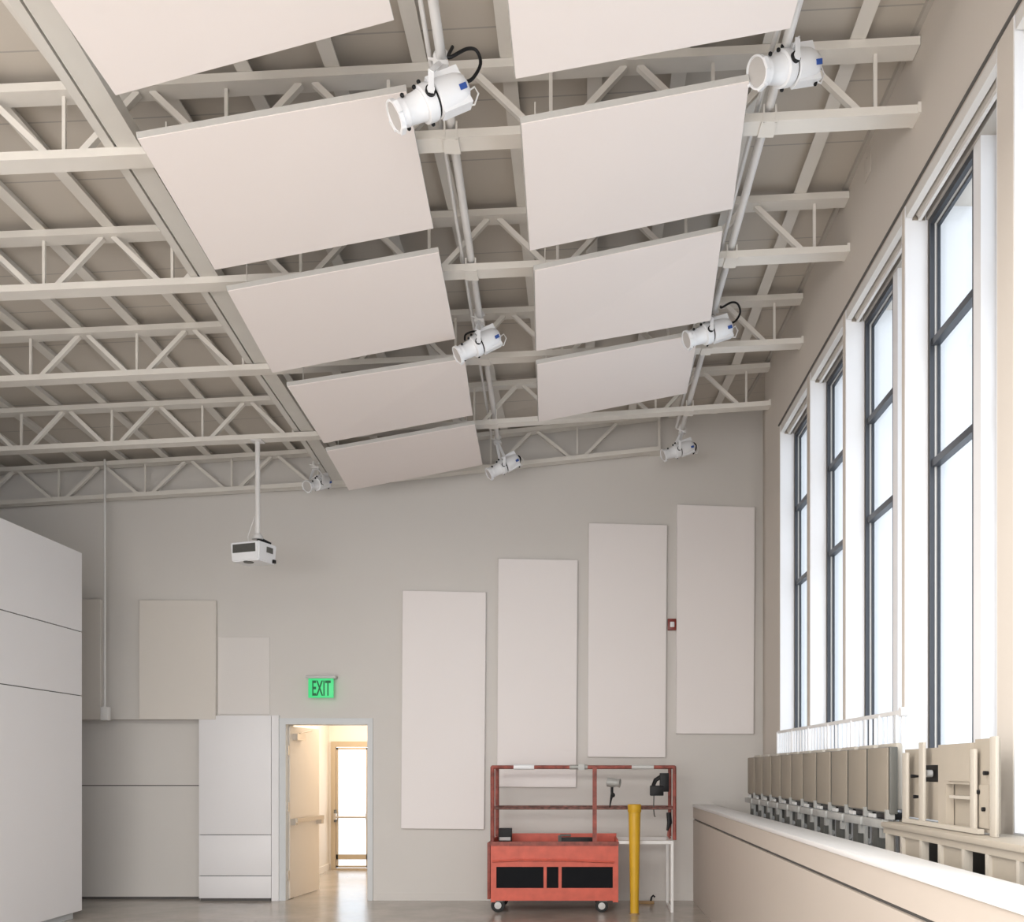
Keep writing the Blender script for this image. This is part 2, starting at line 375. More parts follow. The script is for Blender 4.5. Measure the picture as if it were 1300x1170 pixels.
# white cladding beside the door
cl = thing('wall_cladding', 'white cladding of three flush boards between the niche and the open door', 'cladding', ((P(300, 0, YB).x), YB, 0))
bx0, bx1 = P(254.5, 0, YB).x, P(345.5, 0, YB).x
zz = [0.03, P(0, 1111, YB).z, P(0, 1059, YB).z, P(0, 908, YB).z]
for i in range(3):
    B(bx0, bx1, YB - 0.05, YB, zz[i] + 0.004, zz[i + 1] - 0.004, bevel=0.002).build('board', clad_m, cl)
B(bx0 + 0.01, bx1 - 0.01, YB - 0.03, YB - 0.001, 0, zz[3] - 0.02).build('backing', groove_m, cl)
struct(B(bx1 + 0.004, FX0 - 0.002, YB - 0.035, YB, 0, zz[3]).build('trim_6', clad_m))

# ------------------------------------------------------------------ acoustic wall panels
def wall_panel(tl, tr_, bl, br, m, label, group, th=0.05):
    f = [P(*c, YB - th) for c in (bl, br, tr_, tl)]
    bk = [Vector((v.x, YB - 0.0005, v.z)) for v in f]
    o = MB().hexa(f, bk).build('acoustic_panel', m)
    bv = o.modifiers.new('edge', 'BEVEL'); bv.width = 0.006; bv.segments = 2
    return tag(o, label, 'acoustic panel', group)
G = 'acoustic panels on the back wall'
wall_panel((511, 749), (617, 751.5), (509, 1051.5), (614.5, 1052.5), panw_m, 'tall pale acoustic panel nearest the doorway, lowest of the stepped four', G)
wall_panel((632.5, 708.5), (733.5, 710.5), (631, 998.5), (731.5, 999.5), panw_m, 'tall pale acoustic panel whose bottom hangs behind the red lift cage', G)
wall_panel((747.5, 663.5), (847, 666), (746, 960.5), (845, 961.5), panw_m, 'tall pale acoustic panel just left of the red fire alarm', G)
wall_panel((859.5, 640), (958.5, 643.5), (858.5, 931), (957, 931.5), panw_m, 'tall pale acoustic panel highest up beside the window wall', G)
wall_panel((176.5, 761), (274, 762), (176, 913), (273.5, 913), tan_m, 'squarish tan acoustic panel right of the hanging conduit', G, 0.06)
wall_panel((60, 760), (127.5, 760.5), (60, 913), (127.5, 913), tan_m, 'tan acoustic panel half hidden behind the white partition', G, 0.06)
wall_panel((276.5, 808), (342.5, 808.5), (276.5, 906.5), (342.5, 906.5), faint_m, 'small faint wall panel above the white cladding boards', G, 0.012)

# ------------------------------------------------------------------ roof trusses
place = ['nearest the camera, behind the front spotlights', 'second from the camera', 'third from the camera', 'fourth from the camera, carrying the projector pole', 'last and lowest, right against the back wall']
for i, Y in enumerate(TY):
    xr = XW - 0.004 if i < 4 else 0.94
    r = thing('roof_truss', 'painted steel roof truss ' + place[i], 'truss', (XK, Y, zprof(i, XK)), 'roof trusses across the hall')
    pts = [XL, XK, xr]
    for nm, dz in (('bottom_chord', 0.0), ('top_chord', DT)):
        m = MB()
        for a, b in zip(pts[:-1], pts[1:]):
            A = Vector((a, Y, zprof(i, a) + dz)); Bq = Vector((b, Y, zprof(i, b) + dz))
            k = [(-0.066, 0), (0.066, 0), (0.066, CH), (-0.066, CH)]
            m.hexa([A + Vector((0, y, z)) for y, z in k], [Bq + Vector((0, y, z)) for y, z in k])
        m.build(nm, steel_m, r)
    s, x0 = (0.96, -7.87) if i < 4 else (1.05, -7.42)
    x = x0
    while x < xr - 0.05:
        zb = zprof(i, x) + 0.02; ztp = zprof(i, x) + DT + 0.005
        MB().bar((x, Y, zb), (x, Y, ztp), 0.02, 0.02).build('web_member', steel_m, r)
        for sg in (-1, 1):
            xt = x + sg * (s / 2 - 0.04)
            if XL < xt < xr - 0.02:
                MB().bar((x + sg * 0.06, Y, zb), (xt, Y, zprof(i, xt) + DT + 0.005), 0.04, 0.036).build('web_member', steel_m, r)
        x += s
    if i == 4:
        MB().bar((xr - 0.015, Y, zprof(4, xr)), (xr - 0.015, Y, zprof(4, xr) + DT), 0.04, 0.03).build('end_post', steel_m, r)
        B(xr - 0.12, xr + 0.01, Y + 0.062, YB, zprof(4, xr), zprof(4, xr) + 0.09).build('wall_bracket', steel_m, r)
    else:
        B(XW - 0.02, XW - 0.001, Y - 0.075, Y + 0.075, zprof(i, XW) + 0.0, zprof(i, XW) + 0.06).build('bearing_plate', steel_m, r)

# purlins between trusses and deck
k = 0; X = 1.61
while X > -7.7:
    m = MB()
    for a, b in zip(YS[:-1], YS[1:]):
        b2 = min(b, YB - 0.005)
        A, Bq = Vector((X, a, zc(X, a) + DT + CH + 0.002)), Vector((X, b2, zc(X, b2) + DT + CH + 0.002))
        for x0, x1, z0, z1 in ((-0.045, 0.045, 0, 0.010), (-0.006, 0.006, 0.010, 0.076)):
            q = [(x0, z0), (x1, z0), (x1, z1), (x0, z1)]
            m.hexa([A + Vector((x, 0, z)) for x, z in q], [Bq + Vector((x, 0, z)) for x, z in q])
    o = m.build('roof_purlin', steel_m)
    tag(o, 'roof purlin under the deck, %s counted from the window wall' % ORD[k], 'purlin', 'roof purlins under the deck')
    k += 1; X -= 0.513

# longitudinal strut channels
def polybox(m, pts, w0, w1, h0_, h1_):
    for a, b in zip(pts[:-1], pts[1:]):
        q = [(w0, h0_), (w1, h0_), (w1, h1_), (w0, h1_)]
        m.hexa([a + Vector((x, 0, z)) for x, z in q], [b + Vector((x, 0, z)) for x, z in q])
bp = [Vector((x, y, zprof(i, XK) + CH + 0.004)) for i, (x, y) in enumerate(zip((-2.742, -2.857, -2.969, -2.989, -3.045), TY))]
bp[-1].z = zprof(4, -3.045) + CH + 0.004; bp[-1].y = 11.9
bp = [Vector((-2.57, 3.2, bp[0].z))] + bp
t = thing('ceiling_beam', 'wide double channel beam along the left edge of the ceiling panels', 'beam', tuple(bp[1]))
m = MB(); polybox(m, bp, 0.012, 0.15, 0, 0.09); m.build('channel', beam_m, t)
m = MB(); polybox(m, bp, -0.06, -0.004, 0.0, 0.09); m.build('channel', beam_m, t)
# lighting pipes on top of the bottom chords
def pipe(X0, X1, z, y1, label):
    t = thing('lighting_pipe', label, 'pipe', (X0, 5.0, CAMZ + z))
    f = lambda y: X0 + (X1 - X0) * (y - 5.0) / 6.0
    MB().tube([(f(3.0), 3.0, CAMZ + z), (f(y1), y1, CAMZ + z)], 0.027, 14).build('pipe', pipe_m, t)
    MB().tube([(f(3.0) - 0.065, 3.0, CAMZ + z + 0.02), (f(y1) - 0.065, y1 - 0.1, CAMZ + z + 0.02)], 0.013, 8).build('conduit', pipe_m, t)
    for i, Y in enumerate(TY[:4]):
        x = f(Y); zz_ = zprof(i, x)
        MB().box(x - 0.05, x + 0.045, Y - 0.072, Y + 0.072, zz_ - 0.010, zz_ - 0.001).box(x - 0.04, x - 0.03, Y - 0.07, Y - 0.062, zz_ - 0.01, CAMZ + z).box(x + 0.03, x + 0.04, Y - 0.07, Y - 0.062, zz_ - 0.01, CAMZ + z).build('pipe_clamp', steel_m, t)
    return f
pf1 = pipe(-0.745, -0.965, 3.80, 11.4, 'white lighting pipe between the two columns of ceiling panels')
pf2 = pipe(1.09, 1.13, 3.90, 11.35, 'white lighting pipe along the right edge of the ceiling panels')

# ------------------------------------------------------------------ suspended ceiling panels
def cloud(c, yn, yf, label):
    tl, tr_, bl, br = c
    q = [P(*tl, yn), P(*tr_, yn), P(*br, yf), P(*bl, yf)]
    n = (q[1] - q[0]).cross(q[3] - q[0]).normalized()
    if n.z < 0: n = -n
    q2 = [v + n * 0.042 for v in q]
    ce = sum(q, Vector()) / 4
    r = thing('ceiling_panel', label, 'ceiling panel', tuple(ce), 'suspended acoustic ceiling panels')
    o = MB().hexa(q, q2).build('panel', pan_m, r)
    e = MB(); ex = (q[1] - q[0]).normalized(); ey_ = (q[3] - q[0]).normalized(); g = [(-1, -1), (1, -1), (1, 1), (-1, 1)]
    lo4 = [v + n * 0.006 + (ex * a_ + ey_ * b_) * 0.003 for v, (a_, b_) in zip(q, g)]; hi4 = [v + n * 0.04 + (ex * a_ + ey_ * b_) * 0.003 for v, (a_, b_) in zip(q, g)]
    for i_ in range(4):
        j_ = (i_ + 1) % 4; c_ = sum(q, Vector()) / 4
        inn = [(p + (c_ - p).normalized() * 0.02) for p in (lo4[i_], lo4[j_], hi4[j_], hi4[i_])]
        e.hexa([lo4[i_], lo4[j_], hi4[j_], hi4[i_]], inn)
    e.build('shaded_edge_frame', edge_m, o)
    for s, u in ((0.06, 0.15), (0.06, 0.85), (0.94, 0.15), (0.94, 0.85)):
        a = q2[0].lerp(q2[1], s).lerp(q2[3].lerp(q2[2], s), u)
        top = max(zc(a.x, a.y) - 0.004, a.z + 0.01)
        MB().tube([a, (a.x, a.y, top)], 0.004, 6).build('hanger', steel_m, r)
def near(far, yf, yn):   # a near corner straight in front of a far one, same height
    return (CX + (far[0] - CX) * yf / yn, CY + (far[1] - CY) * yf / yn)
a, b = (147, 121), (500, 25.5)
cloud((near(a, 4.87, 3.6), near(b, 4.87, 3.6), a, b), 3.6, 4.87, 'pale ceiling panel cut by the top left of the view, left column')
a, b = (655, 100), (1003, 36)
cloud((near(a, 4.95, 3.67), near(b, 4.95, 3.67), a, b), 3.67, 4.95, 'pale ceiling panel cut by the top of the view, right column')
cloud(((175, 177), (516, 117), (273, 342.5), (550, 290)), 5.30, 6.58, 'large pale ceiling panel behind the front left spotlight, left column')
cloud(((662, 158), (951, 104), (673, 318), (930, 265)), 5.30, 6.58, 'large pale ceiling panel left of the front right spotlight, right column')
cloud(((289, 370), (557, 321), (346, 473), (578, 430)), 6.835, 8.12, 'pale ceiling panel in the left column, third row from the camera')
cloud(((679, 344), (917, 294), (681, 445.5), (902, 407)), 6.835, 8.12, 'pale ceiling panel in the right column, third row from the camera')
cloud(((365, 491), (590, 456), (411, 562.5), (600, 527)), 8.37, 9.66, 'pale ceiling panel in the left column, last but one before the back wall')
cloud(((682, 463), (886, 425), (684, 535.5), (872, 499)), 8.37, 9.66, 'pale ceiling panel in the right column, farthest from the camera')
cloud(((414.5, 573), (603, 539), (443, 622.5), (612.5, 590)), 9.905, 11.15, 'pale ceiling panel in the left column, farthest from the camera')

# ------------------------------------------------------------------ spotlights
def spotlight(c, Y, axis, hang, label, sc=1.0, cable='loop'):
    Cn = P(*c, Y); a = Vector(axis).normalized(); s = a.cross(Vector((0, 0, 1))).normalized(); u = s.cross(a).normalized()
    L = lambda al, si, up: Cn + (a * al + s * si + u * up) * sc
    pr = lambda pts: [(x * sc, r * sc) for x, r in pts]
    H = Vector(hang)
    r = thing('spotlight', label, 'spotlight', tuple(Cn), 'white theatre spotlights under the roof')
    hs = MB().lathe(Cn, a, pr([(-0.255, 0.03), (-0.25, 0.06), (-0.235, 0.082), (-0.19, 0.098), (-0.10, 0.106), (-0.02, 0.110), (-0.012, 0.104)]))
    hs.obox(L(-0.125, 0, 0.075), a, s, u, 0.115 * sc, 0.052 * sc, 0.046 * sc).obox(L(-0.125, 0, -0.075), a, s, u, 0.105 * sc, 0.045 * sc, 0.04 * sc)
    ho = hs.build('housing', white_m, r)
    MB().lathe(Cn, a, pr([(-0.012, 0.098), (0.006, 0.098)])).build('gate_slot', black_m, ho)
    MB().lathe(Cn, a, pr([(0.006, 0.108), (0.02, 0.112), (0.075, 0.110), (0.082, 0.100)])).build('shutter_ring', white_m, r)
    MB().lathe(Cn, a, pr([(0.082, 0.092), (0.088, 0.094), (0.10, 0.088), (0.20, 0.080), (0.205, 0.083), (0.215, 0.083), (0.22, 0.080), (0.25, 0.082)])).build('lens_barrel', white_m, r)
    g = MB().lathe(Cn, a, pr([(0.25, 0.085), (0.255, 0.094), (0.285, 0.096), (0.287, 0.085), (0.276, 0.082)]))
    for sx, sy in ((1, 0), (-1, 0), (0, -1)): g.obox(L(0.272, sx * 0.092, sy * 0.092), a, s, u, 0.016 * sc, (0.010 if sx else 0.035) * sc, (0.035 if sx else 0.010) * sc)
    g.build('front_holder', white_m, r)
    MB().lathe(Cn, a, pr([(0.270, 0.083), (0.2775, 0.0825)])).build('lens', lens_m, r)
    for al, si, up in ((0.085, 0.11, 0.02), (0.20, 0.075, -0.06), (0.2, -0.075, 0.06), (0.045, 0.06, -0.10), (0.045, -0.05, 0.108), (0.09, -0.05, 0.09)):
        MB().ball(L(al, si, up), 0.014 * sc, 8).build('knob', black_m, ho)
    for sg in (-1, 1):
        MB().lathe(L(0.035, 0, 0), s * sg, pr([(0.108, 0.034), (0.13, 0.034)]), 16).build('tilt_knob', black_m, r)
        y = MB(); base = L(0.035, sg * 0.137, 0); el = base + Vector((0, 0, 0.11 * sc)); top = H + (base - Cn) * 0.25 - Vector((0, 0, 0.05))
        y.bar(base - Vector((0, 0, 0.02)), el, 0.03, 0.007, s).bar(el - (top - el).normalized() * 0.004, top, 0.03, 0.007, s)
        y.lathe(base, s, [(-0.005, 0.02), (0.006, 0.02)], 14)
        y.build('yoke_arm', white_m, r)
    cm = MB().obox(H - Vector((0, 0, 0.055)), (1, 0, 0), (0, 1, 0), (0, 0, 1), 0.04, 0.035, 0.012)
    cm.tube([H + Vector((math.cos(w) * 0.034, 0, math.sin(w) * 0.034)) for w in [math.pi * (1.5 - 1.55 * i / 12) for i in range(13)]], 0.011, 8)
    cm.tube([H - Vector((0.07, 0, 0.01)), H - Vector((0.03, 0, 0.02))], 0.008, 6)
    cm.build('clamp', chrome_m if False else pipe_m, r)
    e = L(-0.25, 0, 0.03)
    if cable == 'loop':
        pts = [e, e + a * -0.06 + Vector((0, 0, -0.0)), e + a * -0.11 + Vector((0, 0, 0.06)), e + a * -0.085 + Vector((0, 0, 0.14)), e + a * -0.02 + Vector((0, 0, 0.17)), L(-0.20, 0, 0.125) + Vector((0, 0, 0.07)), H + Vector((0.06, 0, 0.05))]
    elif cable == 'front':
        pts = [L(0.12, 0, 0.10), L(0.08, 0, 0.15), L(0.0, 0, 0.15), L(-0.05, 0, 0.13)]
    else:
        pts = [e, e - a * 0.02, e - a * 0.05 - Vector((0, 0, 0.04)), e - a * 0.04 - Vector((0, 0, 0.09)), L(-0.2, 0, -0.13)]
    sm = []
    for i in range(len(pts) - 1):
        p0, p1, p2, p3 = pts[max(i - 1, 0)], pts[i], pts[i + 1], pts[min(i + 2, len(pts) - 1)]
        for j in range(5):
            w = j / 5; sm.append(0.5 * ((2 * p1) + (p2 - p0) * w + (2 * p0 - 5 * p1 + 4 * p2 - p3) * w * w + (3 * p1 - p0 - 3 * p2 + p3) * w ** 3))
    sm.append(pts[-1])
    MB().tube(sm, 0.011 * sc, 8).build('power_cable', black_m, r)
    c0 = L(-0.24, 0, -0.03)
    MB().tube([c0, c0 - a * 0.05 + Vector((0, 0, 0.01)), c0 - a * 0.075 - Vector((0, 0, 0.035)), c0 - a * 0.05 - Vector((0, 0, 0.085)), L(-0.22, 0, -0.11)], 0.006 * sc, 6).build('safety_cable', pipe_m, r)
    side = 1 if s.y < 0 else -1
    MB().obox(L(-0.19, side * 0.090, -0.034), a, (s * side * 0.93 - u * 0.36).normalized(), (u * 0.93 + s * side * 0.36).normalized(), 0.024 * sc, 0.012 * sc, 0.016 * sc).build('tape_mark', blue_m, r)
    return r
ax = (-0.80, -0.25, -0.52)
hp = lambda f, Y, z: (f(Y), Y, CAMZ + z)
spotlight((549, 128), 5.15, ax, hp(pf1, 5.24, 3.80), 'white spotlight with a looped black cable, front of the middle pipe', sc=0.82)
spotlight((608, 437), 8.15, ax, hp(pf1, 8.22, 3.80), 'white spotlight halfway along the middle lighting pipe', sc=0.76, cable='front')
spotlight((640, 591), 11.2, ax, hp(pf1, 11.25, 3.80), 'white spotlight at the far end of the middle lighting pipe', sc=0.75, cable='low')
spotlight((1000, 86), 5.35, (-0.78, -0.42, -0.40), hp(pf2, 5.45, 3.90), 'white spotlight nearest the windows at the front of the right pipe', sc=0.82, cable='low')
spotlight((901, 422), 8.30, (-0.84, -0.22, -0.36), hp(pf2, 8.38, 3.90), 'white spotlight halfway along the right lighting pipe', sc=0.8, cable='loop')
spotlight((862, 571), 11.15, (-0.84, -0.2, -0.34), hp(pf2, 11.2, 3.90), 'white spotlight at the far end of the right lighting pipe', sc=0.72, cable='low')
spotlight((404, 613), 11.3, (-0.42, -0.78, -0.42), tuple(P(401, 588, 11.3)), 'small white spotlight hanging by the wide beam, aimed at the camera', sc=0.7, cable='low')

# ------------------------------------------------------------------ projector on its pole
Yp = TY[3]; xp = P(327, 0, Yp).x; zt = zprof(3, xp)
t = thing('projector', 'white projector hanging on a white pole from the roof truss', 'projector', (xp, Yp, P(0, 690, Yp).z))
MB().tube([(xp, Yp, zt - 0.01), (xp, Yp, P(0, 678, Yp).z)], 0.026, 14).box(xp - 0.06, xp + 0.06, Yp - 0.06, Yp + 0.06, zt - 0.012, zt - 0.001).lathe((xp, Yp, P(0, 682, Yp).z), (0, 0, 1), [(-0.02, 0.06), (0.02, 0.05), (0.04, 0.028)]).build('pole', pipe_m, t)
psi = math.radians(-20); wv = Vector((math.cos(psi), math.sin(psi), 0)); dv = Vector((-math.sin(psi), math.cos(psi), 0)); zv = Vector((0, 0, 1))
pc = Vector((xp - 0.0, Yp, P(0, 703, Yp).z)); pc = P(322, 703, Yp)
bm = bmesh.new(); bmesh.ops.create_cube(bm, size=1)
for v in bm.verts:
    tap = 0.93 if v.co.z < 0 else 1.0
    v.co = pc + wv * (v.co.x * 0.37 * tap) + dv * (v.co.y * 0.30 * tap) + zv * (v.co.z * 0.20)
bmesh.ops.bevel(bm, geom=bm.edges[:], offset=0.012, segments=2, affect='EDGES'); bm.verts.index_update()
pb = MB().add([v.co.copy() for v in bm.verts], [[v.index for v in f.verts] for f in bm.faces]); bm.free()
pbo = pb.build('body', white_m, t)
gr = MB()
for i in range(9): gr.obox(pc - dv * 0.151 + wv * (-0.005) + zv * (0.072 - i * 0.0095), wv, dv, zv, 0.14, 0.004, 0.003)
gr.obox(pc - dv * 0.1475 + wv * (-0.005) + zv * 0.034, wv, dv, zv, 0.142, 0.003, 0.044)
gr.build('vent_grille', dark_m, pbo)
MB().obox(pc + wv * 0.183 + dv * 0.03 + zv * 0.03, dv, wv, zv, 0.05, 0.004, 0.03).build('connector_panel', dark_m, pbo)
MB().obox(pc + wv * 0.184 + dv * 0.10 - zv * 0.075, dv, wv, zv, 0.018, 0.012, 0.018).build('foot', black_m, pbo)
MB().lathe(pc - zv * 0.098 - dv * 0.08, zv, [(-0.01, 0.05), (0.0, 0.055)], 18).build('speaker_vent', dark_m, pbo)
MB().bar(P(327, 683, Yp) + Vector((0, 0, 0.0)), pc + wv * 0.12 + dv * 0.12 + zv * 0.115, 0.06, 0.03).build('mount_arm', black_m, t)
MB().tube([pc + zv * 0.1 + wv * -0.06, pc + zv * 0.19 + wv * -0.075, pc + zv * 0.30 + wv * -0.03, Vector((xp - 0.028, Yp, pc.z + 0.40))], 0.005, 6).build('cable', pipe_m, t)

# hanging conduit on the left
Yc = 11.86; x = P(133, 0, Yc).x
t = thing('hanging_conduit', 'thin white conduit hanging from the roof truss to a small box', 'conduit', (x, Yc, P(0, 913, Yc).z))
MB().tube([(x, Yc, P(0, 583, Yc).z), (x, Yc, P(0, 898, Yc).z)], 0.013, 10).build('conduit', pipe_m, t)
B(x - 0.04, x + 0.05, Yc - 0.03, Yc + 0.05, P(0, 914, Yc).z, P(0, 897, Yc).z, bevel=0.005).build('junction_box', pipe_m, t)

# ------------------------------------------------------------------ exit sign, fire alarm
es = thing('exit_sign', 'green lit EXIT sign mounted above the open doorway', 'exit sign', (P(407, 0, YB).x, YB, P(0, 858, YB).z))
ys = YB - 0.10
c0, c1 = P(391.5, 861, ys), P(423.5, 885.5, ys)
B(c0.x, c1.x, ys - 0.006, ys + 0.006, c1.z, c0.z, bevel=0.002).build('sign_panel', signg_m, es)
B(c0.x - 0.025, c1.x + 0.03, ys - 0.03, YB, c0.z, c0.z + 0.035, bevel=0.008).build('canopy', hub_m, es)
cu = bpy.data.curves.new('exit_text', 'FONT'); cu.body = 'EXIT'; cu.align_x = 'CENTER'; cu.align_y = 'CENTER'; cu.size = 0.255; cu.extrude = 0.002; cu.offset = 0.004
to = bpy.data.objects.new('tmp', cu); C.objects.link(to); bpy.context.view_layer.update()
me = bpy.data.meshes.new_from_object(to.evaluated_get(bpy.context.evaluated_depsgraph_get())); bpy.data.objects.remove(to)
lo_ = bpy.data.objects.new('lettering', me); me.materials.clear(); me.materials.append(signt_m); C.objects.link(lo_)
ws = [v.co.x for v in me.vertices]; hs_ = [v.co.y for v in me.vertices]; w_ = max(ws) - min(ws); h_ = max(hs_) - min(hs_); mx_ = (max(ws) + min(ws)) / 2; my_ = (max(hs_) + min(hs_)) / 2
for v in me.vertices:
    v.co = Vector(((v.co.x - mx_) * 0.225 / w_, v.co.z - 0.008, (v.co.y - my_) * 0.185 / h_))
lo_.parent = es; lo_.location = Vector(((c0.x + c1.x) / 2 + 0.008, ys, (c0.z + c1.z) / 2)) - es.location
fa = P(852.5, 793, YB)
t = thing('fire_alarm', 'dark red fire alarm strobe between the two rightmost wall panels', 'fire alarm', tuple(fa))
B(fa.x - 0.05, fa.x + 0.055, YB - 0.05, YB, fa.z - 0.07, fa.z + 0.07, bevel=0.006).build('housing', alarm_m, t)
B(fa.x - 0.022, fa.x + 0.03, YB - 0.065, YB - 0.05, fa.z - 0.035, fa.z + 0.03, bevel=0.006).build('strobe_lens', white_m, t)

# ------------------------------------------------------------------ red lift basket
Y0, Y1 = 11.11, 11.76
X = lambda px: (px - CX) * Y0 / F
Z = lambda py: CAMZ + (CY - py) * Y0 / F
lift = thing('lift_cart', 'red wheeled lift basket with rusty guard rails in front of the back wall', 'lift', (X(700), (Y0 + Y1) / 2, 0))
bx0, bx1 = X(623), X(785)
lf = MB()
for (p0, p1, q0, q1) in ((623, 630, 1145, 1098), (690, 694, 1127, 1100), (709, 713, 1127, 1100), (778, 785, 1145, 1098)):
    for yy in (Y0, Y1 - 0.04): lf.box(X(p0), X(p1), yy + 0.002, yy + 0.038, Z(q0), Z(q1))
for yy in (Y0, Y1 - 0.04):
    lf.box(bx0, bx1, yy, yy + 0.04, Z(1143), Z(1127)); lf.box(bx0, bx1, yy, yy + 0.04, Z(1100), Z(1093))
lf.box(bx0 + 0.002, bx0 + 0.03, Y0 + 0.041, Y1 - 0.041, Z(1142.5), Z(1093.5)).box(bx1 - 0.03, bx1 - 0.002, Y0 + 0.041, Y1 - 0.041, Z(1142.5), Z(1093.5)).box(bx0, bx1, Y0 + 0.04, Y1 - 0.04, Z(1143), Z(1140))
lf.build('lower_frame', red_m, lift)
for p0, p1 in ((629, 691), (693, 710), (712, 779)):
    B(X(p0), X(p1), Y0 + 0.016, Y0 + 0.024, Z(1128), Z(1099)).build('mesh_panel', mesh_m, lift)
tb = MB()
tb.box(bx0 - 0.0, bx1, Y0 - 0.012, Y0 + 0.012, Z(1093), Z(1072)).box(bx0, bx1, Y1 - 0.02, Y1, Z(1093), Z(1062)).box(bx0 + 0.002, bx0 + 0.02, Y0 + 0.013, Y1 - 0.021, Z(1092.5), Z(1066)).box(bx1 - 0.02, bx1 - 0.002, Y0 + 0.013, Y1 - 0.021, Z(1092.5), Z(1066)).box(bx0 + 0.021, bx1 - 0.021, Y0 + 0.013, Y1 - 0.021, Z(1092.5), Z(1091))
tb.build('tray', red_m, lift)
MB().box(bx0 - 0.005, bx1 + 0.005, Y0 - 0.025, Y0 + 0.02, Z(1073), Z(1068)).build('tray_rim', rust_m, lift)
MB().tube([(bx0 + 0.02, Y0 - 0.014, Z(1093)), (X(660), Y0 - 0.018, Z(1091)), (X(720), Y0 - 0.018, Z(1091.5)), (bx1 - 0.05, Y0 - 0.014, Z(1094))], 0.012, 8).build('front_rail', red_m, lift)
B(bx0 - 0.045, bx0 - 0.01, Y0 + 0.05, Y1 - 0.1, Z(1142), Z(1070), bevel=0.004).build('side_plate', rust_m, lift)
xr0, xr1, xm = X(625), X(856.5), X(755)
zt_, zm_ = Z(973.5), Z(1026)
def rail(nm, p, q, r_=0.022, mm=rust_m): return MB().tube([p, q], r_, 10).build(nm, mm, lift)
for yy in (Y0 + 0.02, Y1 - 0.02):
    rail('guard_rail', (xr0, yy, zt_), (xr1, yy, zt_), 0.021); rail('guard_rail', (xr0, yy, zm_), (xr1, yy, zm_), 0.013, worn_m)
    rail('guard_post', (xr0, yy, Z(1070)), (xr0, yy, zt_), 0.024); rail('guard_post', (xr1, yy, Z(1066)), (xr1, yy, zt_), 0.022)
for xx in (xr0, xr1):
    rail('guard_rail', (xx, Y0 + 0.02, zt_), (xx, Y1 - 0.02, zt_), 0.02); rail('guard_rail', (xx, Y0 + 0.02, zm_), (xx, Y1 - 0.02, zm_), 0.016)
MB().box(xm - 0.024, xm + 0.024, Y0 + 0.0, Y0 + 0.04, Z(1071), zt_).build('guard_post', rust_m, lift)
MB().tube([(X(652), Y0 + 0.02, zt_), (X(678), Y0 + 0.02, zt_)], 0.03, 12).build('rail_sleeve', white_m, lift)
MB().tube([(X(723), Y0 + 0.02, zt_), (X(746), Y0 + 0.02, zt_)], 0.027, 12).obox((X(738), Y0 - 0.01, zt_ + 0.0), (1, 0, 0), (0, 1, 0), (0, 0, 1), 0.035, 0.025, 0.035).build('rail_clamp', gal_m, lift)
MB().tube([(X(802), Y0 + 0.02, zt_), (X(830), Y0 + 0.02, zt_)], 0.024, 10).build('worn_band', hub_m, lift)
sp = MB().box(bx1, X(855), Y0, Y0 + 0.03, Z(1071), Z(1067)).box(X(851.5), X(855), Y0, Y0 + 0.03, 0.0, Z(1071)).box(X(851.5), X(855), Y1 - 0.03, Y1, 0.0, Z(1071)).box(X(851.5), X(855), Y0 + 0.03, Y1 - 0.03, Z(1071), Z(1067)).box(X(851.5), X(855), Y0 + 0.03, Y1 - 0.03, 0.0, 0.03).box(bx1, X(855), Y1 - 0.03, Y1, Z(1071), Z(1067))
sp.build('support_leg', pipe_m, lift)
for px, r_ in ((632, 0.078), (764, 0.072)):
    for yy in (Y0 + 0.03, Y1 - 0.08):
        xx = X(px)
        w = MB().lathe((xx, yy - 0.02, r_), (0, 1, 0), [(0, r_ * 0.72), (0.004, r_), (0.041, r_), (0.045, r_ * 0.72)], 24).build('wheel', rubber_m, lift)
        MB().lathe((xx, yy - 0.026, r_), (0, 1, 0), [(0, 0.008), (0.002, 0.012), (0.003, 0.040), (0.05, 0.040), (0.056, 0.012)], 20).build('hub', hub_m, w)
        MB().box(xx - 0.03, xx + 0.05, yy + 0.03, yy + 0.036, r_ - 0.02, Z(1143)).box(xx - 0.03, xx + 0.06, yy - 0.03, yy + 0.036, Z(1143) - 0.012, Z(1143)).build('caster_fork', dark_m, lift)

q = P(641, 1061, 11.5)
t = thing('tool_case', 'small black case in the left end of the red basket', 'case', (q.x, 11.5, Z(1091)))
B(q.x - 0.07, q.x + 0.08, 11.45, 11.58, Z(1091), P(0, 1051, 11.5).z, bevel=0.006).build('case', black_m, t)
B(q.x - 0.06, q.x + 0.07, 11.44, 11.45, P(0, 1066, 11.5).z, P(0, 1062, 11.5).z).build('latch', hub_m, t)
q = P(715, 1066, 11.5)
t = thing('folded_tool', 'black folded tool lying in the middle of the red basket', 'tool', (q.x, 11.5, Z(1091)))
MB().box(q.x - 0.03, q.x + 0.35, 11.5, 11.6, Z(1091), P(0, 1063, 11.5).z, bevel=0.006).build('tool_body', black_m, t)
MB().tube([(q.x - 0.05, 11.5, P(0, 1063, 11.5).z), (q.x - 0.03, 11.5, P(0, 1060, 11.5).z), (q.x + 0.09, 11.5, P(0, 1060, 11.5).z)], 0.015, 8).box(q.x - 0.06, q.x - 0.02, 11.49, 11.52, Z(1091), P(0, 1060, 11.5).z).build('handle', dark_m, t)
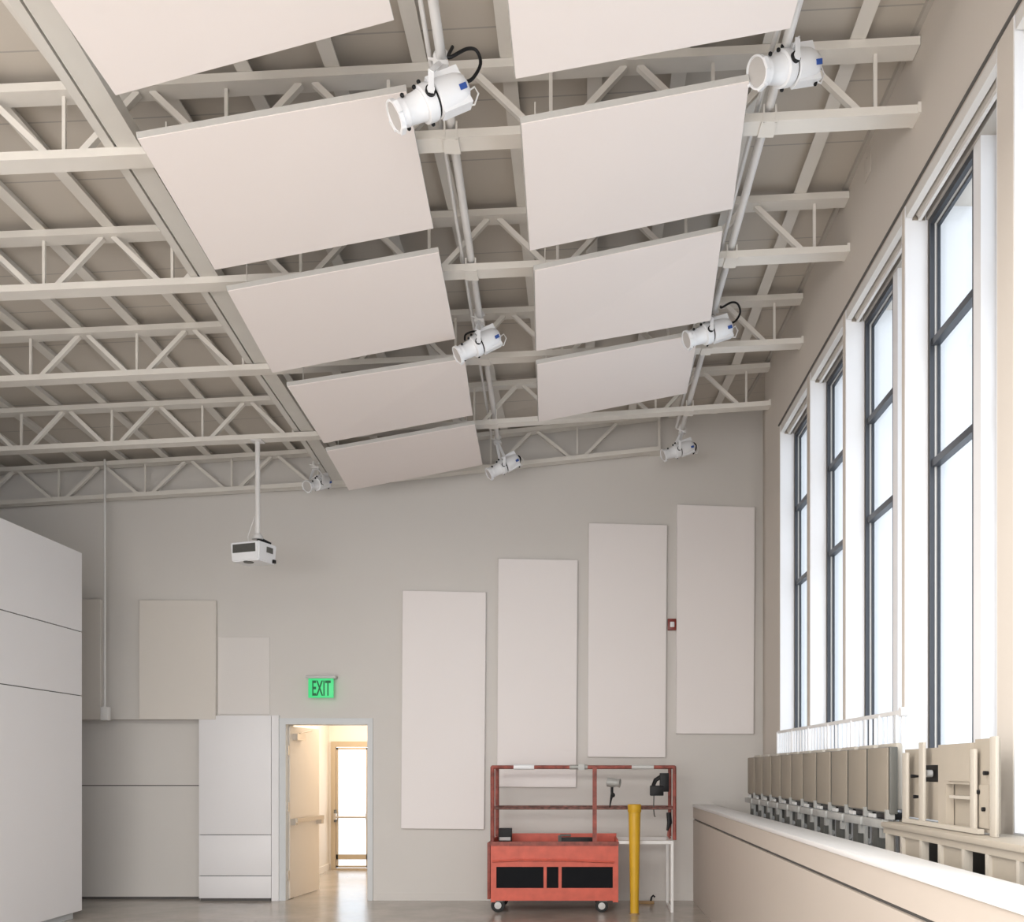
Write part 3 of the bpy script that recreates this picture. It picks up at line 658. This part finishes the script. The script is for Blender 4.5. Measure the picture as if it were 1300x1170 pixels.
# clip-on control head on a stalk
q = P(777, 990, Y0)
t = thing('work_lamp', 'grey and black lamp head on a stalk above the red mid rail', 'lamp', (X(775), Y0 + 0.02, zm_))
MB().lathe((X(778), Y0 + 0.02, Z(993)), (1, -0.3, -0.1), [(-0.07, 0.03), (-0.06, 0.052), (0.0, 0.056), (0.05, 0.04), (0.065, 0.045), (0.085, 0.05)], 18).build('lamp_head', gal_m, t)
MB().tube([(X(777), Y0 + 0.02, Z(997)), (X(777), Y0 + 0.02, Z(1008))], 0.016, 10).ball((X(778), Y0 + 0.02, Z(1009)), 0.028).tube([(X(777), Y0 + 0.02, Z(1009)), (X(775.5), Y0 + 0.02, Z(1016)), (X(774), Y0 + 0.02, Z(1025))], [0.018, 0.012, 0.006], 8).build('stalk', black_m, t)
# black harness bracket on the right posts
q = X(840)
t = thing('control_holder', 'black plastic control holder hanging at the right end of the guard rail', 'holder', (q, Y0 + 0.1, zt_))
h = MB().box(X(838.5), X(850), Y0 + 0.06, Y0 + 0.14, Z(1005), Z(981), bevel=0.006)
h.tube([(X(841), Y0 + 0.1, Z(985)), (X(833), Y0 + 0.1, Z(990)), (X(829), Y0 + 0.1, Z(1000)), (X(836), Y0 + 0.1, Z(1006))], 0.026, 8).box(X(826), X(843), Y0 + 0.05, Y0 + 0.15, Z(1010), Z(997), bevel=0.008)
h.build('holder', black_m, t)
MB().tube([(X(831), Y0 + 0.1, Z(1010)), (X(830.5), Y0 + 0.1, Z(1026)), (X(831.5), Y0 + 0.1, Z(1036)), (X(833), Y0 + 0.1, Z(1037))], 0.007, 6).build('hook', dark_m, t)
t = thing('strap', 'dark strap with red end hanging low on the right guard post', 'strap', (X(848), Y0 + 0.0, Z(1032)))
MB().tube([(X(849), Y0 + 0.0, Z(1031)), (X(850), Y0 - 0.01, Z(1044)), (X(847), Y0 - 0.01, Z(1054))], [0.028, 0.03, 0.012], 8).build('strap_body', black_m, t)
MB().tube([(X(849), Y0 - 0.005, Z(1054)), (X(848), Y0 - 0.01, Z(1060)), (X(851), Y0 - 0.01, Z(1064))], 0.014, 8).build('strap_end', rust_m, t)

# yellow post
Yy = 11.0
yx, yt = P(805.5, 0, Yy).x, P(0, 1020.5, Yy).z
t = thing('yellow_post', 'tall tapered yellow plastic post standing right of the red basket', 'post', (yx, Yy, 0))
MB().lathe((yx, Yy, 0), (0, 0, 1), [(0.006, 0.048), (0.2, 0.05), (yt * 0.55, 0.058), (yt - 0.09, 0.068)]).build('shaft', yellow_m, t)
MB().lathe((yx, Yy, 0), (0, 0, 1), [(yt - 0.09, 0.073), (yt - 0.085, 0.076), (yt - 0.01, 0.076), (yt, 0.068)]).build('collar', yellow_m, t)
MB().lathe((yx, Yy, 0), (0, 0, 1), [(0, 0.058), (0.012, 0.056), (0.014, 0.05)]).build('base_ring', wood_m, t)
t = thing('floor_tool', 'small tan tool with a dark handle lying on the floor by the back wall', 'tool', (P(820, 0, 11.7).x, 11.85, 0))
tx = P(820, 0, 11.8).x
MB().box(tx - 0.08, tx + 0.10, 11.82, 11.86, 0.0, 0.035, bevel=0.005).build('tool_body', wood_m, t)
MB().tube([(tx + 0.06, 11.84, 0.03), (tx + 0.07, 11.84, 0.08), (tx + 0.09, 11.84, 0.10), (tx + 0.11, 11.84, 0.08)], 0.012, 8).build('handle', black_m, t)

# ------------------------------------------------------------------ folded seats behind the low wall
XS = 1.75; SP = 0.44; YS0 = 10.48
def build_seat(yc):
    r = thing('folded_chair', '', 'chair', (XS + 0.05, yc, 0.88), 'folded chairs in a row behind the low wall')
    w = SP / 2 - 0.026
    B(XS, XS + 0.012, yc - w, yc + w, 1.36, 1.735, bevel=0.0055, seg=2).build('backrest', seat_m, r)
    MB().box(XS + 0.0125, XS + 0.060, yc - w - 0.012, yc + w + 0.012, 1.35, 1.738, bevel=0.006).build('back_shell', dark_m, r)
    B(XS + 0.066, XS + 0.11, yc - w + 0.05, yc + w + 0.02, 1.37, 1.762, bevel=0.015).build('seat_pad', shell_m, r)
    B(XS + 0.02, XS + 0.12, yc - w + 0.03, yc + w - 0.10, 1.315, 1.355, bevel=0.004).build('hinge_block', black_m, r)
    MB().box(XS - 0.03, XS + 0.01, yc - w, yc + w, 1.265, 1.315, bevel=0.004).box(XS - 0.02, XS + 0.0, yc - w + 0.03, yc - w + 0.08, 1.21, 1.265).build('bracket', gal_m, r)
    B(XS - 0.005, XS + 0.045, yc - w, yc - w + 0.03, 1.318, 1.375).build('hinge_plate', gal_m, r)
    B(XS + 0.0, XS + 0.019, yc + w - 0.12, yc + w - 0.02, 1.318, 1.34).build('hinge_plate', hub_m, r)
    B(XS + 0.02, XS + 0.10, yc + 0.05, yc + 0.15, 0.9, 1.265).build('leg', dark_m, r)
    B(XS + 0.0, XS + 0.02, yc - w + 0.005, yc - w + 0.03, 0.9, 1.265).build('leg', gal_m, r)
    MB().tube([(XS + 0.03, yc - 0.15, 1.16), (XS + 0.05, yc - 0.05, 1.10), (XS + 0.04, yc + 0.02, 1.05)], 0.022, 8).lathe((XS + 0.03, yc - 0.09, 1.09), (1, 0, 0), [(0, 0.03), (0.03, 0.03)], 12).build('folding_arm', hub_m, r)
    return r
s0 = build_seat(YS0 - SP / 2)
seat_lb = ['folded tan chair at the far end of the row, by the back wall'] + ['folded tan chair, %s from the far end of the row' % ORD[i] for i in range(1, 10)] + ['folded tan chair at the near end of the row, largest in view']
for i in range(11):
    if i == 0: o = s0
    else:
        o = s0.copy(); C.objects.link(o); o.location.y = s0.location.y - SP * i
        for ch in s0.children:
            if ch == o: continue
            c = ch.copy(); C.objects.link(c); c.parent = o
    o['label'] = seat_lb[i]
t = thing('seating_frame', 'steel base frame under the row of folded seats', 'frame', (1.83, 8.0, 0))
B(1.72, 1.90, 5.75, 10.5, 0.86, 0.9).build('base_rail', gal_m, t)
for i in range(11): B(1.80, 1.86, YS0 - SP * i - 0.3, YS0 - SP * i - 0.24, 0, 0.86).build('post', dark_m, t)

# guard rail with pickets in front of the windows
gy0, gy1, gxr = 9.75, 5.95, 1.935
t = thing('picket_rail', 'white picket guard rail standing between the folded seats and windows', 'railing', (gxr, 8, 0.9))
zr = lambda y: CAMZ + 0.355 + 0.025 * (y - 5.95) / 3.8
MB().bar((gxr, gy0, zr(gy0)), (gxr, gy1, zr(gy1)), 0.02, 0.025).lathe((gxr - 0.02, gy1, zr(gy1)), (1, 0, 0), [(0, 0.03), (0.04, 0.03)], 12).build('top_rail', pipe_m, t)
MB().bar((gxr, gy0, 0.95), (gxr, gy1, 0.95), 0.025, 0.03).build('bottom_rail', pipe_m, t)
n = 34
for i in range(n + 1):
    y = gy0 + (gy1 - gy0) * i / n
    MB().tube([(gxr, y, 0.95), (gxr, y, zr(y))], 0.011 if i % 6 else 0.018, 6).build('picket', white_m, t)
for y in (gy0, gy1): B(gxr - 0.02, gxr + 0.02, y - 0.02, y + 0.02, 0, 0.95).build('post', pipe_m, t)

# near platform frame and the equipment rack on it
fx = 1.70
t = thing('platform_frame', 'putty coloured steel platform frame running along behind the low wall', 'platform', (1.82, 4, 0))
B(fx, 1.95, 1.0, 5.62, 1.28, 1.31, bevel=0.004).build('deck', unit_m, t)
B(fx + 0.015, fx + 0.05, 1.0, 5.62, 1.245, 1.28).build('edge_beam', unit_m, t)
prev = 5.62
for i in range(8):
    y1_, y0_ = 5.54 - i * 0.56, 5.31 - i * 0.56
    if y0_ < 1.2: break
    B(fx + 0.03, fx + 0.05, y1_ + 0.03, prev, 0.0, 1.245).build('infill_panel', unit_m, t)
    B(fx + 0.012, fx + 0.05, y1_, y1_ + 0.03, 0, 1.245).build('upright', shell_m, t)
    B(fx + 0.012, fx + 0.03, y0_ - 0.03, y0_, 0, 1.245).build('upright', shell_m, t)
    prev = y0_ - 0.03
B(1.90, 1.93, 1.0, 5.62, 0, 1.28).build('back_panel', dark_m, t)

xe = 1.80
yq = lambda px, dx=0.0: (xe + dx) * F / (px - CX)
zq = lambda py, px: CAMZ + (CY - py) * yq(px) / F
zt1 = CAMZ + 0.13; zb1 = 1.31
t = thing('folding_unit', 'putty coloured steel folding unit with open back on the platform frame', 'unit', (xe, yq(1205), zb1))
def q_panel(nm, p0, p1, z0, z1, dx, th, m, **k):     # panel whose room face stands dx behind the unit's front
    return B(xe + dx, xe + dx + th, yq(p1, dx), yq(p0, dx), z0, z1, **k).build(nm, m, t)
q_panel('panel', 1149, 1168, zb1 + 0.03, zt1 - 0.01, 0.04, 0.02, unit_m)
q_panel('panel', 1171, 1191, zt1 - 0.10, zt1 - 0.01, 0.04, 0.02, unit_m)
q_panel('recess', 1171, 1191, zt1 - 0.19, zt1 - 0.10, 0.07, 0.01, black_m)
q_panel('panel', 1171, 1191, zb1 + 0.03, zt1 - 0.19, 0.05, 0.02, unit_m)
q_panel('panel', 1191, 1201, zb1 + 0.02, zt1 + 0.0, 0.0, 0.04, unit_m)
q_panel('panel', 1201, 1232, CAMZ - 0.065, zt1 + 0.0, 0.0, 0.04, unit_m)
q_panel('inset_panel', 1203, 1231, CAMZ - 0.05, zt1 - 0.065, -0.006, 0.005, unit_m)
q_panel('panel', 1201, 1238, zb1 + 0.02, CAMZ - 0.065, 0.045, 0.02, unit_m)
q_panel('shelf', 1205, 1232, CAMZ - 0.135, CAMZ - 0.12, 0.006, 0.038, shell_m)
q_panel('panel', 1238, 1262, zb1 + 0.01, zt1 + 0.015, 0.02, 0.03, unit_m)
q_panel('inset_panel', 1241, 1255, zb1 + 0.03, CAMZ - 0.065, 0.012, 0.007, unit_m)
for p0, p1, up in ((1145, 1151, -0.03), (1166, 1172, 0.02), (1231, 1237, -0.03), (1256, 1264, 0.02)):
    q_panel('upright', p0, p1, zb1, zt1 + up, -0.012, 0.016, shell_m, bevel=0.004)
q_panel('bottom_rail', 1145, 1241, zb1 + 0.004, zb1 + 0.026, -0.025, 0.03, shell_m)
for px, py in ((1157, 985), (1160, 1011), (1249, 981), (1240, 1005), (1247, 1027)):
    MB().lathe((xe + 0.01, yq(px), zq(py, px)), (-1, 0, 0), [(-0.03, 0.006), (0.0, 0.010), (0.012, 0.010)], 12).build('latch', black_m, t)
MB().lathe((xe + 0.06, yq(1183, .06), zt1 - 0.145), (-1, 0, 0), [(0, 0.02), (0.03, 0.02)], 12).build('roller', hub_m, t)

# ------------------------------------------------------------------ light and camera
w = bpy.data.worlds.new('overcast'); scene.world = w; w.use_nodes = True
bg = w.node_tree.nodes['Background']; bg.inputs[0].default_value = (0.86, 0.92, 1.0, 1); bg.inputs[1].default_value = 2.2
def area(name, loc, rot, sx, sy, power, col):
    l = bpy.data.lights.new(name, 'AREA'); l.shape = 'RECTANGLE'; l.size = sx; l.size_y = sy; l.energy = power; l.color = col
    o = bpy.data.objects.new(name, l); C.objects.link(o); o.location = loc; o.rotation_euler = [math.radians(a) for a in rot]; return o
area('overhead_fill', (-3.0, 1.0, 4.6), (0, 0, 0), 8, 5, 800, (1.0, 0.975, 0.94))  # added overhead fill, lights the floor for bounce; no real fitting
area('front_fill', (-3.0, -3.8, 1.6), (90, 0, 0), 9, 2.6, 390, (0.98, 0.98, 1.0))  # added low fill before the closed front wall, no window there
area('corridor_lamp', (-3.3, 14.2, 2.74), (0, 0, 0), 1.2, 2.4, 52, (1.0, 0.87, 0.70))

cam = bpy.data.cameras.new('camera'); co = bpy.data.objects.new('camera', cam); C.objects.link(co)
co.location = (0, 0, CAMZ); co.rotation_euler = (math.radians(90), 0, 0)
cam.sensor_fit = 'HORIZONTAL'; cam.sensor_width = 36.0; cam.lens = F / 1300 * 36
cam.shift_x = -(CX - 650) / 1300; cam.shift_y = (CY - 585) / 1300
cam.clip_start = 0.05
scene.camera = co
vs = scene.view_settings; vs.view_transform = 'Standard'; vs.look = 'None'; vs.gamma = 1.0; vs.exposure = 0.22; vs.use_curve_mapping = False
